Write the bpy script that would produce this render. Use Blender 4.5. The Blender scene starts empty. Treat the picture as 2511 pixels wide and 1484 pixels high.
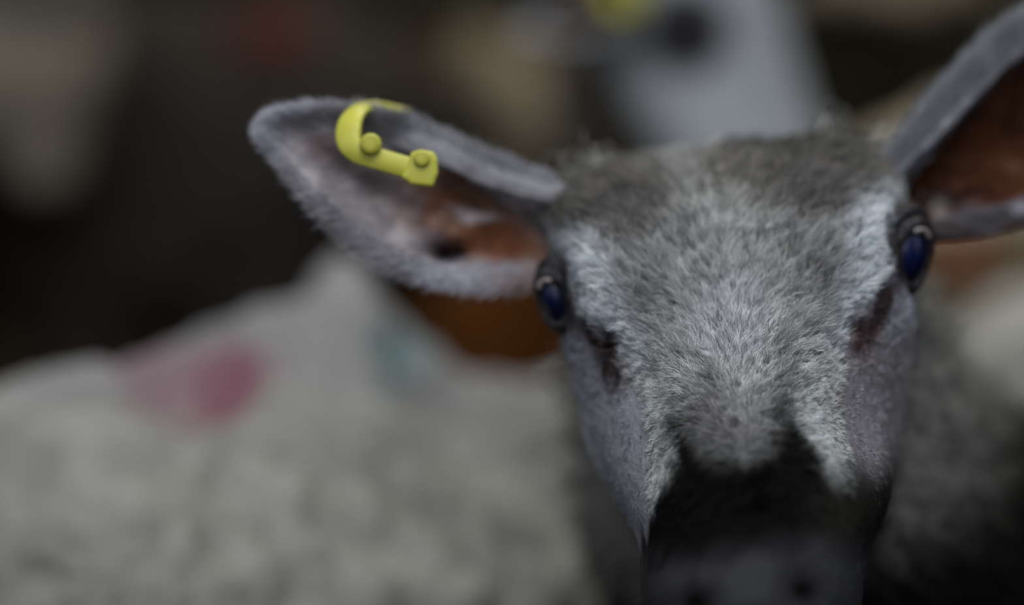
import bpy, bmesh, math
import numpy as np
from mathutils import Vector, Matrix, Euler

R = math.radians
rng = np.random.default_rng(7)
scene = bpy.context.scene
col = scene.collection

# ------------------------------------------------------------------ camera, light, exposure
F = 5905.0                     # focal length in pixels of the 2511 px wide frame
CX, CY = 1255.5, 742.0
CAM_Z, PITCH = 1.0, 10.0
D0 = 0.90                      # distance of the eye plane of the near sheep
cam_data = bpy.data.cameras.new('camera')
cam_data.sensor_width = 36.0
cam_data.lens = 36.0 * F / 2511.0
cam_data.clip_start = 0.02
cam = bpy.data.objects.new('camera', cam_data)
col.objects.link(cam)
cam.location = (0, 0, CAM_Z)
cam.rotation_euler = (R(90 - PITCH), 0, 0)
cam_data.dof.use_dof = True
cam_data.dof.focus_distance = 0.872
cam_data.dof.aperture_fstop = 1.9
scene.camera = cam
CM = np.array(Matrix.Translation((0, 0, CAM_Z)) @ Euler((R(90 - PITCH), 0, 0)).to_matrix().to_4x4())

scene.view_settings.view_transform = 'Standard'
scene.view_settings.look = 'None'
scene.view_settings.gamma = 1.0
scene.view_settings.use_curve_mapping = False
scene.view_settings.exposure = 0.0
scene.cycles.max_bounces = 6
scene.cycles.diffuse_bounces = 2
scene.cycles.use_denoising = True

world = bpy.data.worlds.new('shed_air')
scene.world = world
world.use_nodes = True
world.node_tree.nodes['Background'].inputs[0].default_value = (0.62, 0.72, 1.0, 1)
world.node_tree.nodes['Background'].inputs[1].default_value = 0.035


def area(name, loc, target, size, power, color, spread=180):
    d = bpy.data.lights.new(name, 'AREA')
    d.shape = 'RECTANGLE'
    d.size, d.size_y = size
    d.energy = power
    d.color = color
    d.spread = R(spread)
    o = bpy.data.objects.new(name, d)
    col.objects.link(o)
    o.location = loc
    o.rotation_euler = (Vector(target) - Vector(loc)).to_track_quat('-Z', 'Y').to_euler()
    return o


area('roof_opening', (0.0, 0.45, 2.2), (0.02, 0.95, 0.85), (1.1, 0.9), 21.0, (0.95, 0.97, 1.0))
area('fill_light_front', (-0.2, -1.1, 1.9), (0.0, 0.9, 0.86), (1.4, 0.9), 9.0, (0.93, 0.96, 1.0))  # fill light added behind the camera to lift the front
area('cool_light_left', (-1.5, 0.3, 1.5), (0.05, 0.9, 0.86), (0.6, 1.0), 3.5, (0.75, 0.85, 1.0))  # cool soft area light from the left side
area('cool_light_right', (1.5, 0.3, 1.5), (0.1, 0.9, 0.86), (0.6, 1.0), 3.5, (0.75, 0.85, 1.0))  # cool soft area light from the right side
area('barn_roof_light', (0.6, 3.2, 2.7), (0.5, 3.2, 0.0), (1.6, 1.2), 26.0, (1.0, 0.93, 0.80))


# ------------------------------------------------------------------ helpers
def P(px, py, d):
    """Point seen at photo pixel (px, py) at distance d along the viewing axis (arrays welcome)."""
    px, py, d = np.broadcast_arrays(np.asarray(px, float), np.asarray(py, float), np.asarray(d, float))
    loc = np.stack([(px - CX) / F * d, -(py - CY) / F * d, -d, np.ones_like(d)], -1)
    return (loc @ CM.T)[..., :3]


CMI = np.linalg.inv(CM)


def chart(co):
    """World points -> (px, py, d)."""
    h = np.concatenate([co, np.ones((len(co), 1))], 1) @ CMI.T
    d = -h[:, 2]
    d = np.where(np.abs(d) < 1e-4, 1e-4, d)
    return CX + h[:, 0] / d * F, CY - h[:, 1] / d * F, d


ROLL = R(7.2)
FX, FY = 1797.0, 675.0          # midpoint between the eyes


def face_to_px(x, y):
    return FX + x * math.cos(ROLL) + y * math.sin(ROLL), FY - x * math.sin(ROLL) + y * math.cos(ROLL)


def px_to_face(px, py):
    dx, dy = px - FX, py - FY
    return dx * math.cos(ROLL) - dy * math.sin(ROLL), dx * math.sin(ROLL) + dy * math.cos(ROLL)


def _hash(ix, iy, iz, seed):
    n = (ix * 374761393 + iy * 668265263 + iz * 2147483647 + seed * 974634777) & 0xffffffff
    n = ((n ^ (n >> 13)) * 1274126177) & 0xffffffff
    return ((n ^ (n >> 16)) & 0xffff) / 65535.0


def noise3(p, scale, seed=0):
    """Smooth value noise in [-1, 1]."""
    q = np.asarray(p, float) / scale
    i = np.floor(q).astype(np.int64)
    f = q - i
    f = f * f * (3 - 2 * f)
    out = np.zeros(len(q))
    for dx in (0, 1):
        for dy in (0, 1):
            for dz in (0, 1):
                w = (f[:, 0] if dx else 1 - f[:, 0]) * (f[:, 1] if dy else 1 - f[:, 1]) * (f[:, 2] if dz else 1 - f[:, 2])
                out += w * _hash(i[:, 0] + dx, i[:, 1] + dy, i[:, 2] + dz, seed)
    return out * 2 - 1


def sstep(a, b, x):
    t = np.clip((x - a) / (b - a), 0, 1)
    return t * t * (3 - 2 * t)


def mix(c0, c1, w):
    return c0 * (1 - w[:, None]) + np.asarray(c1) * w[:, None]


def srgb(r, g, b):
    def f(v):
        v /= 255.0
        return v / 12.92 if v < 0.04045 else ((v + 0.055) / 1.055) ** 2.4
    return np.array([f(r), f(g), f(b)])


def tag(o, label=None, cat=None, group=None, kind=None):
    if label: o['label'] = label
    if cat: o['category'] = cat
    if group: o['group'] = group
    if kind: o['kind'] = kind
    return o


def mesh_np(name, co, faces, colors=None, smooth=True):
    me = bpy.data.meshes.new(name)
    me.from_pydata([tuple(c) for c in co], [], [tuple(int(i) for i in f) for f in faces])
    me.update()
    if smooth:
        me.polygons.foreach_set('use_smooth', [True] * len(me.polygons))
    if colors is not None:
        set_color(me, colors)
    return me


def set_color(me, colors):
    a = me.attributes.get('tint') or me.attributes.new('tint', 'FLOAT_COLOR', 'POINT')
    buf = np.ones((len(me.vertices), 4), np.float32)
    buf[:, :3] = colors
    a.data.foreach_set('color', buf.ravel())


def link(name, me, mat=None, parent=None):
    o = bpy.data.objects.new(name, me)
    col.objects.link(o)
    if mat is not None:
        me.materials.append(mat)
    if parent is not None:
        o.parent = parent
        o.matrix_parent_inverse = parent.matrix_world.inverted() if parent.type == 'EMPTY' else Matrix()
    return o


def empty(name, loc):
    o = bpy.data.objects.new(name, None)
    col.objects.link(o)
    o.empty_display_size = 0.1
    o.location = loc
    o.matrix_world = Matrix.Translation(loc)
    return o


def verts_of(me):
    a = np.empty(len(me.vertices) * 3)
    me.vertices.foreach_get('co', a)
    return a.reshape(-1, 3)


def normals_of(me):
    a = np.empty(len(me.vertices) * 3, np.float32)
    me.vertices.foreach_get('normal', a)
    return a.reshape(-1, 3).astype(float)


# ------------------------------------------------------------------ materials
def mat_tint(name, rough=0.85, bump=None, spec=0.2, sheen=0.0, sss=0.0, mult=None):
    """Procedural material that takes its colour from the painted 'tint' attribute, broken up by noise."""
    m = bpy.data.materials.new(name)
    m.use_nodes = True
    nt = m.node_tree
    b = nt.nodes['Principled BSDF']
    b.inputs['Roughness'].default_value = rough
    b.inputs['Specular IOR Level'].default_value = spec
    if sheen: b.inputs['Sheen Weight'].default_value = sheen
    at = nt.nodes.new('ShaderNodeAttribute'); at.attribute_name = 'tint'
    tc = nt.nodes.new('ShaderNodeTexCoord')
    nz = nt.nodes.new('ShaderNodeTexNoise'); nz.inputs['Scale'].default_value = 180; nz.inputs['Detail'].default_value = 4
    nt.links.new(tc.outputs['Object'], nz.inputs['Vector'])
    mr = nt.nodes.new('ShaderNodeMapRange')
    lo, hi = mult or (0.8, 1.2)
    mr.inputs[3].default_value = lo; mr.inputs[4].default_value = hi
    nt.links.new(nz.outputs['Fac'], mr.inputs['Value'])
    mx = nt.nodes.new('ShaderNodeMix'); mx.data_type = 'RGBA'; mx.blend_type = 'MULTIPLY'
    mx.inputs['Factor'].default_value = 1.0
    nt.links.new(at.outputs['Color'], mx.inputs['A'])
    nt.links.new(mr.outputs['Result'], mx.inputs['B'])
    nt.links.new(mx.outputs['Result'], b.inputs['Base Color'])
    if bump:
        bn = nt.nodes.new('ShaderNodeTexNoise'); bn.inputs['Scale'].default_value = bump[0]; bn.inputs['Detail'].default_value = 5
        nt.links.new(tc.outputs['Object'], bn.inputs['Vector'])
        bp = nt.nodes.new('ShaderNodeBump'); bp.inputs['Strength'].default_value = bump[1]; bp.inputs['Distance'].default_value = bump[2]
        nt.links.new(bn.outputs['Fac'], bp.inputs['Height'])
        nt.links.new(bp.outputs['Normal'], b.inputs['Normal'])
    return m


def mat_noise(name, c0, c1, scale=20, rough=0.8, spec=0.3, bump=0.0, coat=0.0):
    m = bpy.data.materials.new(name)
    m.use_nodes = True
    nt = m.node_tree
    b = nt.nodes['Principled BSDF']
    b.inputs['Roughness'].default_value = rough
    b.inputs['Specular IOR Level'].default_value = spec
    b.inputs['Coat Weight'].default_value = coat
    b.inputs['Coat Roughness'].default_value = 0.08
    tc = nt.nodes.new('ShaderNodeTexCoord')
    nz = nt.nodes.new('ShaderNodeTexNoise'); nz.inputs['Scale'].default_value = scale; nz.inputs['Detail'].default_value = 5
    nt.links.new(tc.outputs['Object'], nz.inputs['Vector'])
    r = nt.nodes.new('ShaderNodeValToRGB')
    r.color_ramp.elements[0].position = 0.3; r.color_ramp.elements[0].color = (*c0, 1)
    r.color_ramp.elements[1].position = 0.7; r.color_ramp.elements[1].color = (*c1, 1)
    nt.links.new(nz.outputs['Fac'], r.inputs['Fac'])
    nt.links.new(r.outputs['Color'], b.inputs['Base Color'])
    if bump:
        bp = nt.nodes.new('ShaderNodeBump'); bp.inputs['Strength'].default_value = bump; bp.inputs['Distance'].default_value = 0.01
        nt.links.new(nz.outputs['Fac'], bp.inputs['Height'])
        nt.links.new(bp.outputs['Normal'], b.inputs['Normal'])
    return m


def mat_hair(name, rough=0.6, spec=0.12):
    m = bpy.data.materials.new(name)
    m.use_nodes = True
    nt = m.node_tree
    b = nt.nodes['Principled BSDF']
    b.inputs['Roughness'].default_value = rough
    b.inputs['Specular IOR Level'].default_value = spec
    at = nt.nodes.new('ShaderNodeAttribute'); at.attribute_name = 'tint'
    nt.links.new(at.outputs['Color'], b.inputs['Base Color'])
    return m


M_SKIN = mat_tint('short_haired_skin', 0.9, (260, 0.5, 0.002), spec=0.06)
M_EAR = mat_tint('ear_skin', 0.8, (200, 0.5, 0.002), spec=0.06)
M_HAIR = mat_hair('face_hair')
M_WOOL = mat_tint('greasy_wool', 0.95, (70, 0.8, 0.006), spec=0.1, mult=(0.7, 1.3))
M_EYE = mat_noise('wet_dark_blue_eye', (0.001, 0.002, 0.012), (0.003, 0.008, 0.055), 60, 0.34, 0.35)
M_EYEB = mat_noise('dark_eye', (0.003, 0.003, 0.006), (0.006, 0.006, 0.012), 60, 0.2, 0.5)
M_LID = mat_noise('dark_eyelid_skin', (0.008, 0.006, 0.007), (0.020, 0.015, 0.017), 300, 0.5, 0.4, 0.4)
M_LIDGLINT = mat_noise('pale_membrane_highlight', (0.22, 0.19, 0.19), (0.34, 0.30, 0.30), 400, 0.35, 0.5)
M_YEL = mat_noise('yellow_plastic', (0.47, 0.45, 0.06), (0.56, 0.54, 0.08), 30, 0.42, 0.4)
M_FLOOR = mat_noise('trodden_straw_dung', (0.020, 0.016, 0.010), (0.060, 0.048, 0.028), 9, 0.95, 0.1, 0.6)
M_WALL = mat_noise('dark_shed_wall', (0.045, 0.042, 0.029), (0.085, 0.078, 0.054), 3, 0.95, 0.1, 0.3)
M_STRAW = mat_noise('old_straw', (0.10, 0.075, 0.03), (0.20, 0.15, 0.07), 14, 0.8, 0.2)


# ------------------------------------------------------------------ modelling tools
def ellipsoid(co, radii, rot=None, seg=24, rings=14):
    """Vertices and faces of an ellipsoid (co, radii in metres, rot a 3x3 or Euler)."""
    V, Fc = [], []
    for i in range(rings + 1):
        th = math.pi * i / rings
        for j in range(seg):
            ph = 2 * math.pi * j / seg
            V.append((math.sin(th) * math.cos(ph) * radii[0], math.sin(th) * math.sin(ph) * radii[1], math.cos(th) * radii[2]))
    for i in range(rings):
        for j in range(seg):
            a, b = i * seg + j, i * seg + (j + 1) % seg
            Fc.append((a, a + seg, b + seg, b))
    V = np.array(V)
    if rot is not None:
        V = V @ np.array(Euler(rot).to_matrix()).T
    return V + np.asarray(co), Fc


def limb(points, seg=20, sub=6):
    """Tapering tube through (x, y, z, r) points with round ends."""
    p = np.array(points, float)
    t = np.arange(len(p))
    tt = np.linspace(0, len(p) - 1, (len(p) - 1) * sub + 1)
    q = np.stack([np.interp(tt, t, p[:, k]) for k in range(4)], 1)
    for _ in range(2):
        q[1:-1] = 0.25 * q[:-2] + 0.5 * q[1:-1] + 0.25 * q[2:]
    cen, rad = q[:, :3], q[:, 3]
    tan = np.gradient(cen, axis=0)
    tan /= np.linalg.norm(tan, axis=1)[:, None] + 1e-9
    pre = [(cen[0] - tan[0] * rad[0] * k, rad[0] * math.sqrt(1 - k * k), tan[0]) for k in (0.999, 0.85, 0.5)]
    post = [(cen[-1] + tan[-1] * rad[-1] * k, rad[-1] * math.sqrt(1 - k * k), tan[-1]) for k in (0.5, 0.85, 0.999)]
    st = pre + [(cen[i], rad[i], tan[i]) for i in range(len(cen))] + post
    ref = np.array([0.31, 0.2, 0.93])
    V, Fc = [], []
    for c, r, tn in st:
        a = np.cross(tn, ref); a /= np.linalg.norm(a) + 1e-9
        b = np.cross(tn, a)
        for j in range(seg):
            ph = 2 * math.pi * j / seg
            V.append(c + r * (math.cos(ph) * a + math.sin(ph) * b))
    n = len(st)
    for i in range(n - 1):
        for j in range(seg):
            a0, b0 = i * seg + j, i * seg + (j + 1) % seg
            Fc.append((a0, b0, b0 + seg, a0 + seg))
    Fc.append(tuple(range(seg))[::-1])
    Fc.append(tuple((n - 1) * seg + j for j in range(seg)))
    return np.array(V), Fc


def fuse(parts, voxel, smooth_iter=6, name='body'):
    """Melt closed shells into ONE continuous skin (voxel remesh), smoothed."""
    V, Fc, off = [], [], 0
    for v, f in parts:
        V.append(v)
        Fc += [tuple(i + off for i in q) for q in f]
        off += len(v)
    me = mesh_np(name + '_raw', np.concatenate(V), Fc)
    bm = bmesh.new(); bm.from_mesh(me)
    bmesh.ops.remove_doubles(bm, verts=bm.verts, dist=1e-6)
    bmesh.ops.recalc_face_normals(bm, faces=bm.faces)
    bm.to_mesh(me); bm.free()
    o = bpy.data.objects.new('raw', me)
    col.objects.link(o)
    md = o.modifiers.new('r', 'REMESH'); md.mode = 'VOXEL'; md.voxel_size = voxel
    sm = o.modifiers.new('s', 'SMOOTH'); sm.factor = 0.5; sm.iterations = smooth_iter
    dg = bpy.context.evaluated_depsgraph_get()
    out = bpy.data.meshes.new_from_object(o.evaluated_get(dg))
    bpy.data.objects.remove(o)
    bpy.data.meshes.remove(me)
    out.name = name
    out.polygons.foreach_set('use_smooth', [True] * len(out.polygons))
    return out


def displace(me, amount):
    co = verts_of(me) + normals_of(me) * amount[:, None]
    me.vertices.foreach_set('co', co.ravel())
    me.update()


def wool_bumps(co, a=1.0, seed=3):
    n = 0.010 * noise3(co, 0.055, seed) + 0.006 * noise3(co, 0.022, seed + 1) + 0.0035 * noise3(co, 0.011, seed + 2)
    return n * a


def sample_surface(me, n, mask_fn):
    """n random points, normals on the triangles that mask_fn(centres, normals) weights."""
    me.calc_loop_triangles()
    T = np.empty(len(me.loop_triangles) * 3, np.int64)
    me.loop_triangles.foreach_get('vertices', T)
    T = T.reshape(-1, 3)
    co, no = verts_of(me), normals_of(me)
    a, b, c = co[T[:, 0]], co[T[:, 1]], co[T[:, 2]]
    ar = 0.5 * np.linalg.norm(np.cross(b - a, c - a), axis=1)
    w = ar * mask_fn((a + b + c) / 3, no[T].mean(1))
    w /= w.sum()
    k = rng.choice(len(T), n, p=w)
    r1, r2 = np.sqrt(rng.random(n)), rng.random(n)
    bw = np.stack([1 - r1, r1 * (1 - r2), r1 * r2], 1)
    pos = (co[T[k]] * bw[:, :, None]).sum(1)
    nor = (no[T[k]] * bw[:, :, None]).sum(1)
    nor /= np.linalg.norm(nor, axis=1)[:, None] + 1e-9
    return pos, nor


def hair(name, parent, pos, direc, bend, length, radius, tint, label=None, pts=5, curl=0.0, curl_freq=1.5):
    """One hair-curves object: root pos, start direction, end direction 'bend', arrays per hair."""
    n = len(pos)
    t = np.linspace(0, 1, pts)
    D = direc / (np.linalg.norm(direc, axis=1)[:, None] + 1e-9)
    B = bend / (np.linalg.norm(bend, axis=1)[:, None] + 1e-9)
    L = length[:, None, None]
    tt = t[None, :, None]
    pts_co = pos[:, None, :] + L * (D[:, None, :] * (tt - 0.5 * tt ** 2) + B[:, None, :] * 0.5 * tt ** 2)
    if curl:
        u = np.cross(D, np.array([0.3, 0.5, 0.8])); u /= np.linalg.norm(u, axis=1)[:, None] + 1e-9
        v = np.cross(D, u)
        ph = rng.random(n)[:, None, None] * 6.28
        ang = ph + tt * 6.28 * curl_freq
        pts_co = pts_co + L * curl * tt * (u[:, None] * np.cos(ang) + v[:, None] * np.sin(ang))
    hc = bpy.data.hair_curves.new(name)
    hc.add_curves([pts] * n)
    hc.attributes['position'].data.foreach_set('vector', pts_co.astype(np.float32).ravel())
    ra = hc.attributes.get('radius') or hc.attributes.new('radius', 'FLOAT', 'POINT')
    rad = radius[:, None] * np.array([1.0, 1.0, 0.85, 0.6, 0.2] if pts == 5 else 1 - 0.8 * t ** 2)[None, :]
    ra.data.foreach_set('value', rad.astype(np.float32).ravel())
    ca = hc.attributes.new('tint', 'FLOAT_COLOR', 'CURVE')
    buf = np.ones((n, 4), np.float32)
    buf[:, :3] = np.clip(tint, 0, 1)
    ca.data.foreach_set('color', buf.ravel())
    hc.materials.append(M_HAIR)
    o = bpy.data.objects.new(name, hc)
    col.objects.link(o)
    o.parent = parent
    if parent.type == 'EMPTY':
        o.matrix_parent_inverse = parent.matrix_world.inverted()
    o['kind'] = 'stuff'
    return o


# ------------------------------------------------------------------ the shed
def box_mesh(name, lo, hi):
    lo, hi = np.array(lo, float), np.array(hi, float)
    V = [(x, y, z) for x in (lo[0], hi[0]) for y in (lo[1], hi[1]) for z in (lo[2], hi[2])]
    return mesh_np(name, V, [(0, 1, 3, 2), (4, 6, 7, 5), (0, 4, 5, 1), (2, 3, 7, 6), (0, 2, 6, 4), (1, 5, 7, 3)], smooth=False)


n = 90
gx, gy = np.meshgrid(np.linspace(-3.5, 3.5, n), np.linspace(-1.2, 6.0, n))
gp = np.stack([gx.ravel(), gy.ravel(), np.zeros(n * n)], 1)
gp[:, 2] = -0.02 + 0.014 * noise3(gp, 0.35, 40) + 0.006 * noise3(gp, 0.12, 41)
gf = [(i * n + j, i * n + j + 1, (i + 1) * n + j + 1, (i + 1) * n + j) for i in range(n - 1) for j in range(n - 1)]
tag(link('floor', mesh_np('floor', gp, gf), M_FLOOR), kind='structure')
tag(link('wall_back', box_mesh('wall_back', (-3.5, 6.0, -0.05), (3.5, 6.12, 3.0)), M_WALL), kind='structure')
tag(link('wall_left', box_mesh('wall_left', (-3.6, -1.2, -0.05), (-3.5, 6.0, 3.0)), M_WALL), kind='structure')
tag(link('wall_right', box_mesh('wall_right', (3.5, -1.2, -0.05), (3.6, 6.0, 3.0)), M_WALL), kind='structure')

# loose straw trodden over the floor
sv, sf = [], []
for i in range(5000):
    x, y = rng.uniform(-3.2, 3.2), rng.uniform(0.3, 5.8)
    a, l, w = rng.uniform(0, math.pi), rng.uniform(0.05, 0.16), rng.uniform(0.0015, 0.003)
    dx, dy = math.cos(a), math.sin(a)
    z0, z1 = rng.uniform(0.0, 0.012), rng.uniform(0.0, 0.02)
    k = len(sv)
    sv += [(x - dy * w, y + dx * w, z0), (x + dy * w, y - dx * w, z0), (x, y, z0 + w * 2),
           (x - dy * w + dx * l, y + dx * w + dy * l, z1), (x + dy * w + dx * l, y - dx * w + dy * l, z1), (x + dx * l, y + dy * l, z1 + w * 2)]
    sf += [(k, k + 1, k + 4, k + 3), (k + 1, k + 2, k + 5, k + 4), (k + 2, k, k + 3, k + 5)]
tag(link('straw_bedding', mesh_np('straw_bedding', sv, sf, smooth=False), M_STRAW),
    'loose dull straw trodden flat over the dark shed floor', 'straw', kind='stuff')

# ------------------------------------------------------------------ the near sheep: head from measured cross-sections
ROWS = np.array([
    # y'    W   centre  offsets at |s| = 0, .25, .5, .75, .92, 1   back
    [-300, 250, .070, 0, 1, 2, 4, 8, 16, 50],
    [-285, 365, .046, 0, 1, 2, 6, 14, 30, 80],
    [-225, 415, .026, 0, 1, 3, 7, 17, 38, 90],
    [-150, 428, .010, 0, 0, 2, 7, 18, 42, 95],
    [-50, 446, .000, 0, 1, 2, 5, 17, 42, 95],
    [60, 440, -.010, 0, 2, 3, 8, 26, 48, 95],
    [120, 436, -.018, 0, 3, 5, 14, 34, 54, 95],
    [240, 412, -.036, 0, 4, 14, 30, 50, 72, 85],
    [375, 382, -.058, 0, 6, 24, 44, 66, 92, 75],
    [470, 358, -.076, 0, 6, 26, 48, 72, 100, 70],
    [600, 315, -.102, 0, 4, 18, 42, 72, 105, 60],
    [700, 288, -.120, 0, 2, 10, 30, 62, 98, 55],
    [800, 268, -.130, 0, 1, 7, 22, 48, 85, 50],
    [900, 245, -.128, 0, 1, 7, 20, 42, 75, 45],
    [990, 205, -.112, 0, 2, 6, 15, 30, 52, 40],
    [1040, 130, -.090, 0, 2, 4, 9, 16, 26, 20],
])
SK = np.array([0, .25, .5, .75, .92, 1.0])
yy = np.linspace(-300, 1040, 150)
rowi = np.stack([np.interp(yy, ROWS[:, 0], ROWS[:, k]) for k in range(1, 10)], 1)
for _ in range(12):
    rowi[1:-1] = 0.25 * rowi[:-2] + 0.5 * rowi[1:-1] + 0.25 * rowi[2:]
NF, NB = 60, 30
hv = []
for y, r in zip(yy, rowi):
    s = np.sin(np.linspace(-math.pi / 2, math.pi / 2, NF))
    off = np.interp(np.abs(s), SK, r[2:8]) / 1000
    for _ in range(2):
        off[1:-1] = 0.25 * off[:-2] + 0.5 * off[1:-1] + 0.25 * off[2:]
    x = s * r[0]
    # brow ridges, bridge of the nose, hollows beside it
    br = 0.006 * np.exp(-((np.abs(x) - 345) / 55) ** 2 - ((y + 40) / 150) ** 2)
    br += 0.004 * np.exp(-((np.abs(x) - 140 - 0.18 * (y - 200)) / 38) ** 2) * (sstep(180, 260, np.array(y)) - sstep(520, 620, np.array(y)))
    br -= 0.004 * np.exp(-((np.abs(x) - 300) / 30) ** 2 - ((y - 165) / 45) ** 2)
    br -= 0.009 * np.exp(-((np.abs(x + 15) - 125) / 42) ** 2 - ((y - 785) / 34) ** 2)
    br -= 0.010 * np.exp(-((np.abs(x)) / 12) ** 2 - ((y - 880) / 60) ** 2)
    px, py = face_to_px(x - 22 * math.exp(-((y - 380) / 150) ** 2) - 45 * float(sstep(600, 760, y)), y)
    front = P(px, py, D0 + r[1] + off - br)
    t = np.linspace(0, math.pi, NB + 2)[1:-1]
    px, py = face_to_px(np.cos(t) * r[0] - 45 * float(sstep(600, 760, y)), y)
    back = P(px, py, D0 + r[1] + r[7] / 1000 + np.sin(t) * r[8] / 1000)
    hv.append(np.concatenate([front, back]))
NL = NF + NB
hv = np.concatenate(hv)
hf = [(i * NL + j, i * NL + (j + 1) % NL, (i + 1) * NL + (j + 1) % NL, (i + 1) * NL + j) for i in range(len(yy) - 1) for j in range(NL)]
hf += [tuple(range(NL))[::-1], tuple((len(yy) - 1) * NL + j for j in range(NL))]


def pt(px, py, d, r):
    return (*P(px, py, d), r)


def leg_parts(hip, foot_z=0.0, fwd=(0, -1), hind=False, r=0.042, sc=1.0):
    """Leg from a hip/shoulder point down to the hoof, with its joints."""
    x, y, z = hip
    f = np.array(fwd, float); f /= np.linalg.norm(f)
    if hind:
        ks = [(0, z, r * 1.6), (0.05, z * 0.70, r * 1.1), (-0.07, z * 0.46, r * 0.62), (-0.045, z * 0.2, r * 0.45), (-0.01, 0.05, r * 0.5), (0.0, 0.022, r * 0.58)]
    else:
        ks = [(0, z, r * 1.4), (-0.01, z * 0.72, r * 0.95), (0.01, z * 0.46, r * 0.62), (0.0, z * 0.22, r * 0.44), (0.01, 0.05, r * 0.5), (0.02, 0.022, r * 0.58)]
    return limb([(x + f[0] * k[0] * sc, y + f[1] * k[0] * sc, foot_z + k[1], k[2]) for k in ks], 14, 4)


hc_ = P(1880, 1500, 1.12)            # chest
tr = P(2330, 1660, 1.36)
rump = np.array([tr[0] + 0.20, tr[1] + 0.46, tr[2]])
sh = np.array(tr)
ax = (rump - sh)[:2]; ax /= np.linalg.norm(ax)
side = np.array([-ax[1], ax[0]])
parts = [(hv, hf),
         limb([pt(1830, 660, 1.02, .042), pt(1855, 850, 1.02, .074), pt(1900, 1050, 1.05, .082), pt(2050, 1400, 1.16, .11), (*sh, .155)]),
         limb([(*sh, .155), (*((sh + rump) / 2 - [0, 0, .01]), .17), (*rump, .155)], 28),
         ]
for s_ in (-1, 1):
    h = sh[:2] + side * s_ * 0.10 - ax * 0.02
    parts.append(leg_parts((h[0], h[1], 0.42), fwd=-ax))
    h = rump[:2] + side * s_ * 0.10
    parts.append(leg_parts((h[0], h[1], 0.42), fwd=-ax, hind=True))
parts.append(limb([(*(rump + [ax[0] * .15, ax[1] * .15, .05]), .03), (*(rump + [ax[0] * .2, ax[1] * .2, -.16]), .018)]))
body = fuse(parts, 0.0034, 5, 'sheep_body')

co = verts_of(body)
px, py, d = chart(co)
fx, fy = px_to_face(px, py)
near_head = sstep(1.03, 0.99, d) * sstep(470, 450, np.abs(fx))
Wf = np.interp(fy, ROWS[:, 0], ROWS[:, 1])
wool_mask = np.clip(1 - sstep(1.02, 0.985, d) * sstep(1.10, 1.0, np.abs(fx + 45 * sstep(600, 760, fy)) / Wf), 0, 1)
wool_mask = wool_mask * sstep(0.86, 0.92, d + 0.2 * (fy < 500))
displace(body, wool_bumps(co, 0.9) * wool_mask)

C_WOOLF = np.array([0.36, 0.36, 0.35])       # grey forehead wool
C_DARKW = np.array([0.12, 0.11, 0.11])
C_PALE = np.array([0.66, 0.72, 0.78])
C_LILAC = np.array([0.29, 0.29, 0.325])
C_BLACK = np.array([0.0022, 0.0020, 0.0022])
C_NOSE = np.array([0.036, 0.036, 0.040])
C_FLEECE = np.array([0.34, 0.335, 0.30])


def groove(x, y):
    """Half width of the woolly mask: the line from the eye corner down past the tear gland."""
    ys = [-220, -120, 0, 50, 115, 180, 290, 430, 556]
    return np.where(x < 0, np.interp(y, ys, [430, 420, 400, 375, 335, 285, 248, 248, 262]),
                    np.interp(y, ys, [430, 420, 398, 352, 292, 240, 215, 210, 215]))


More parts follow.
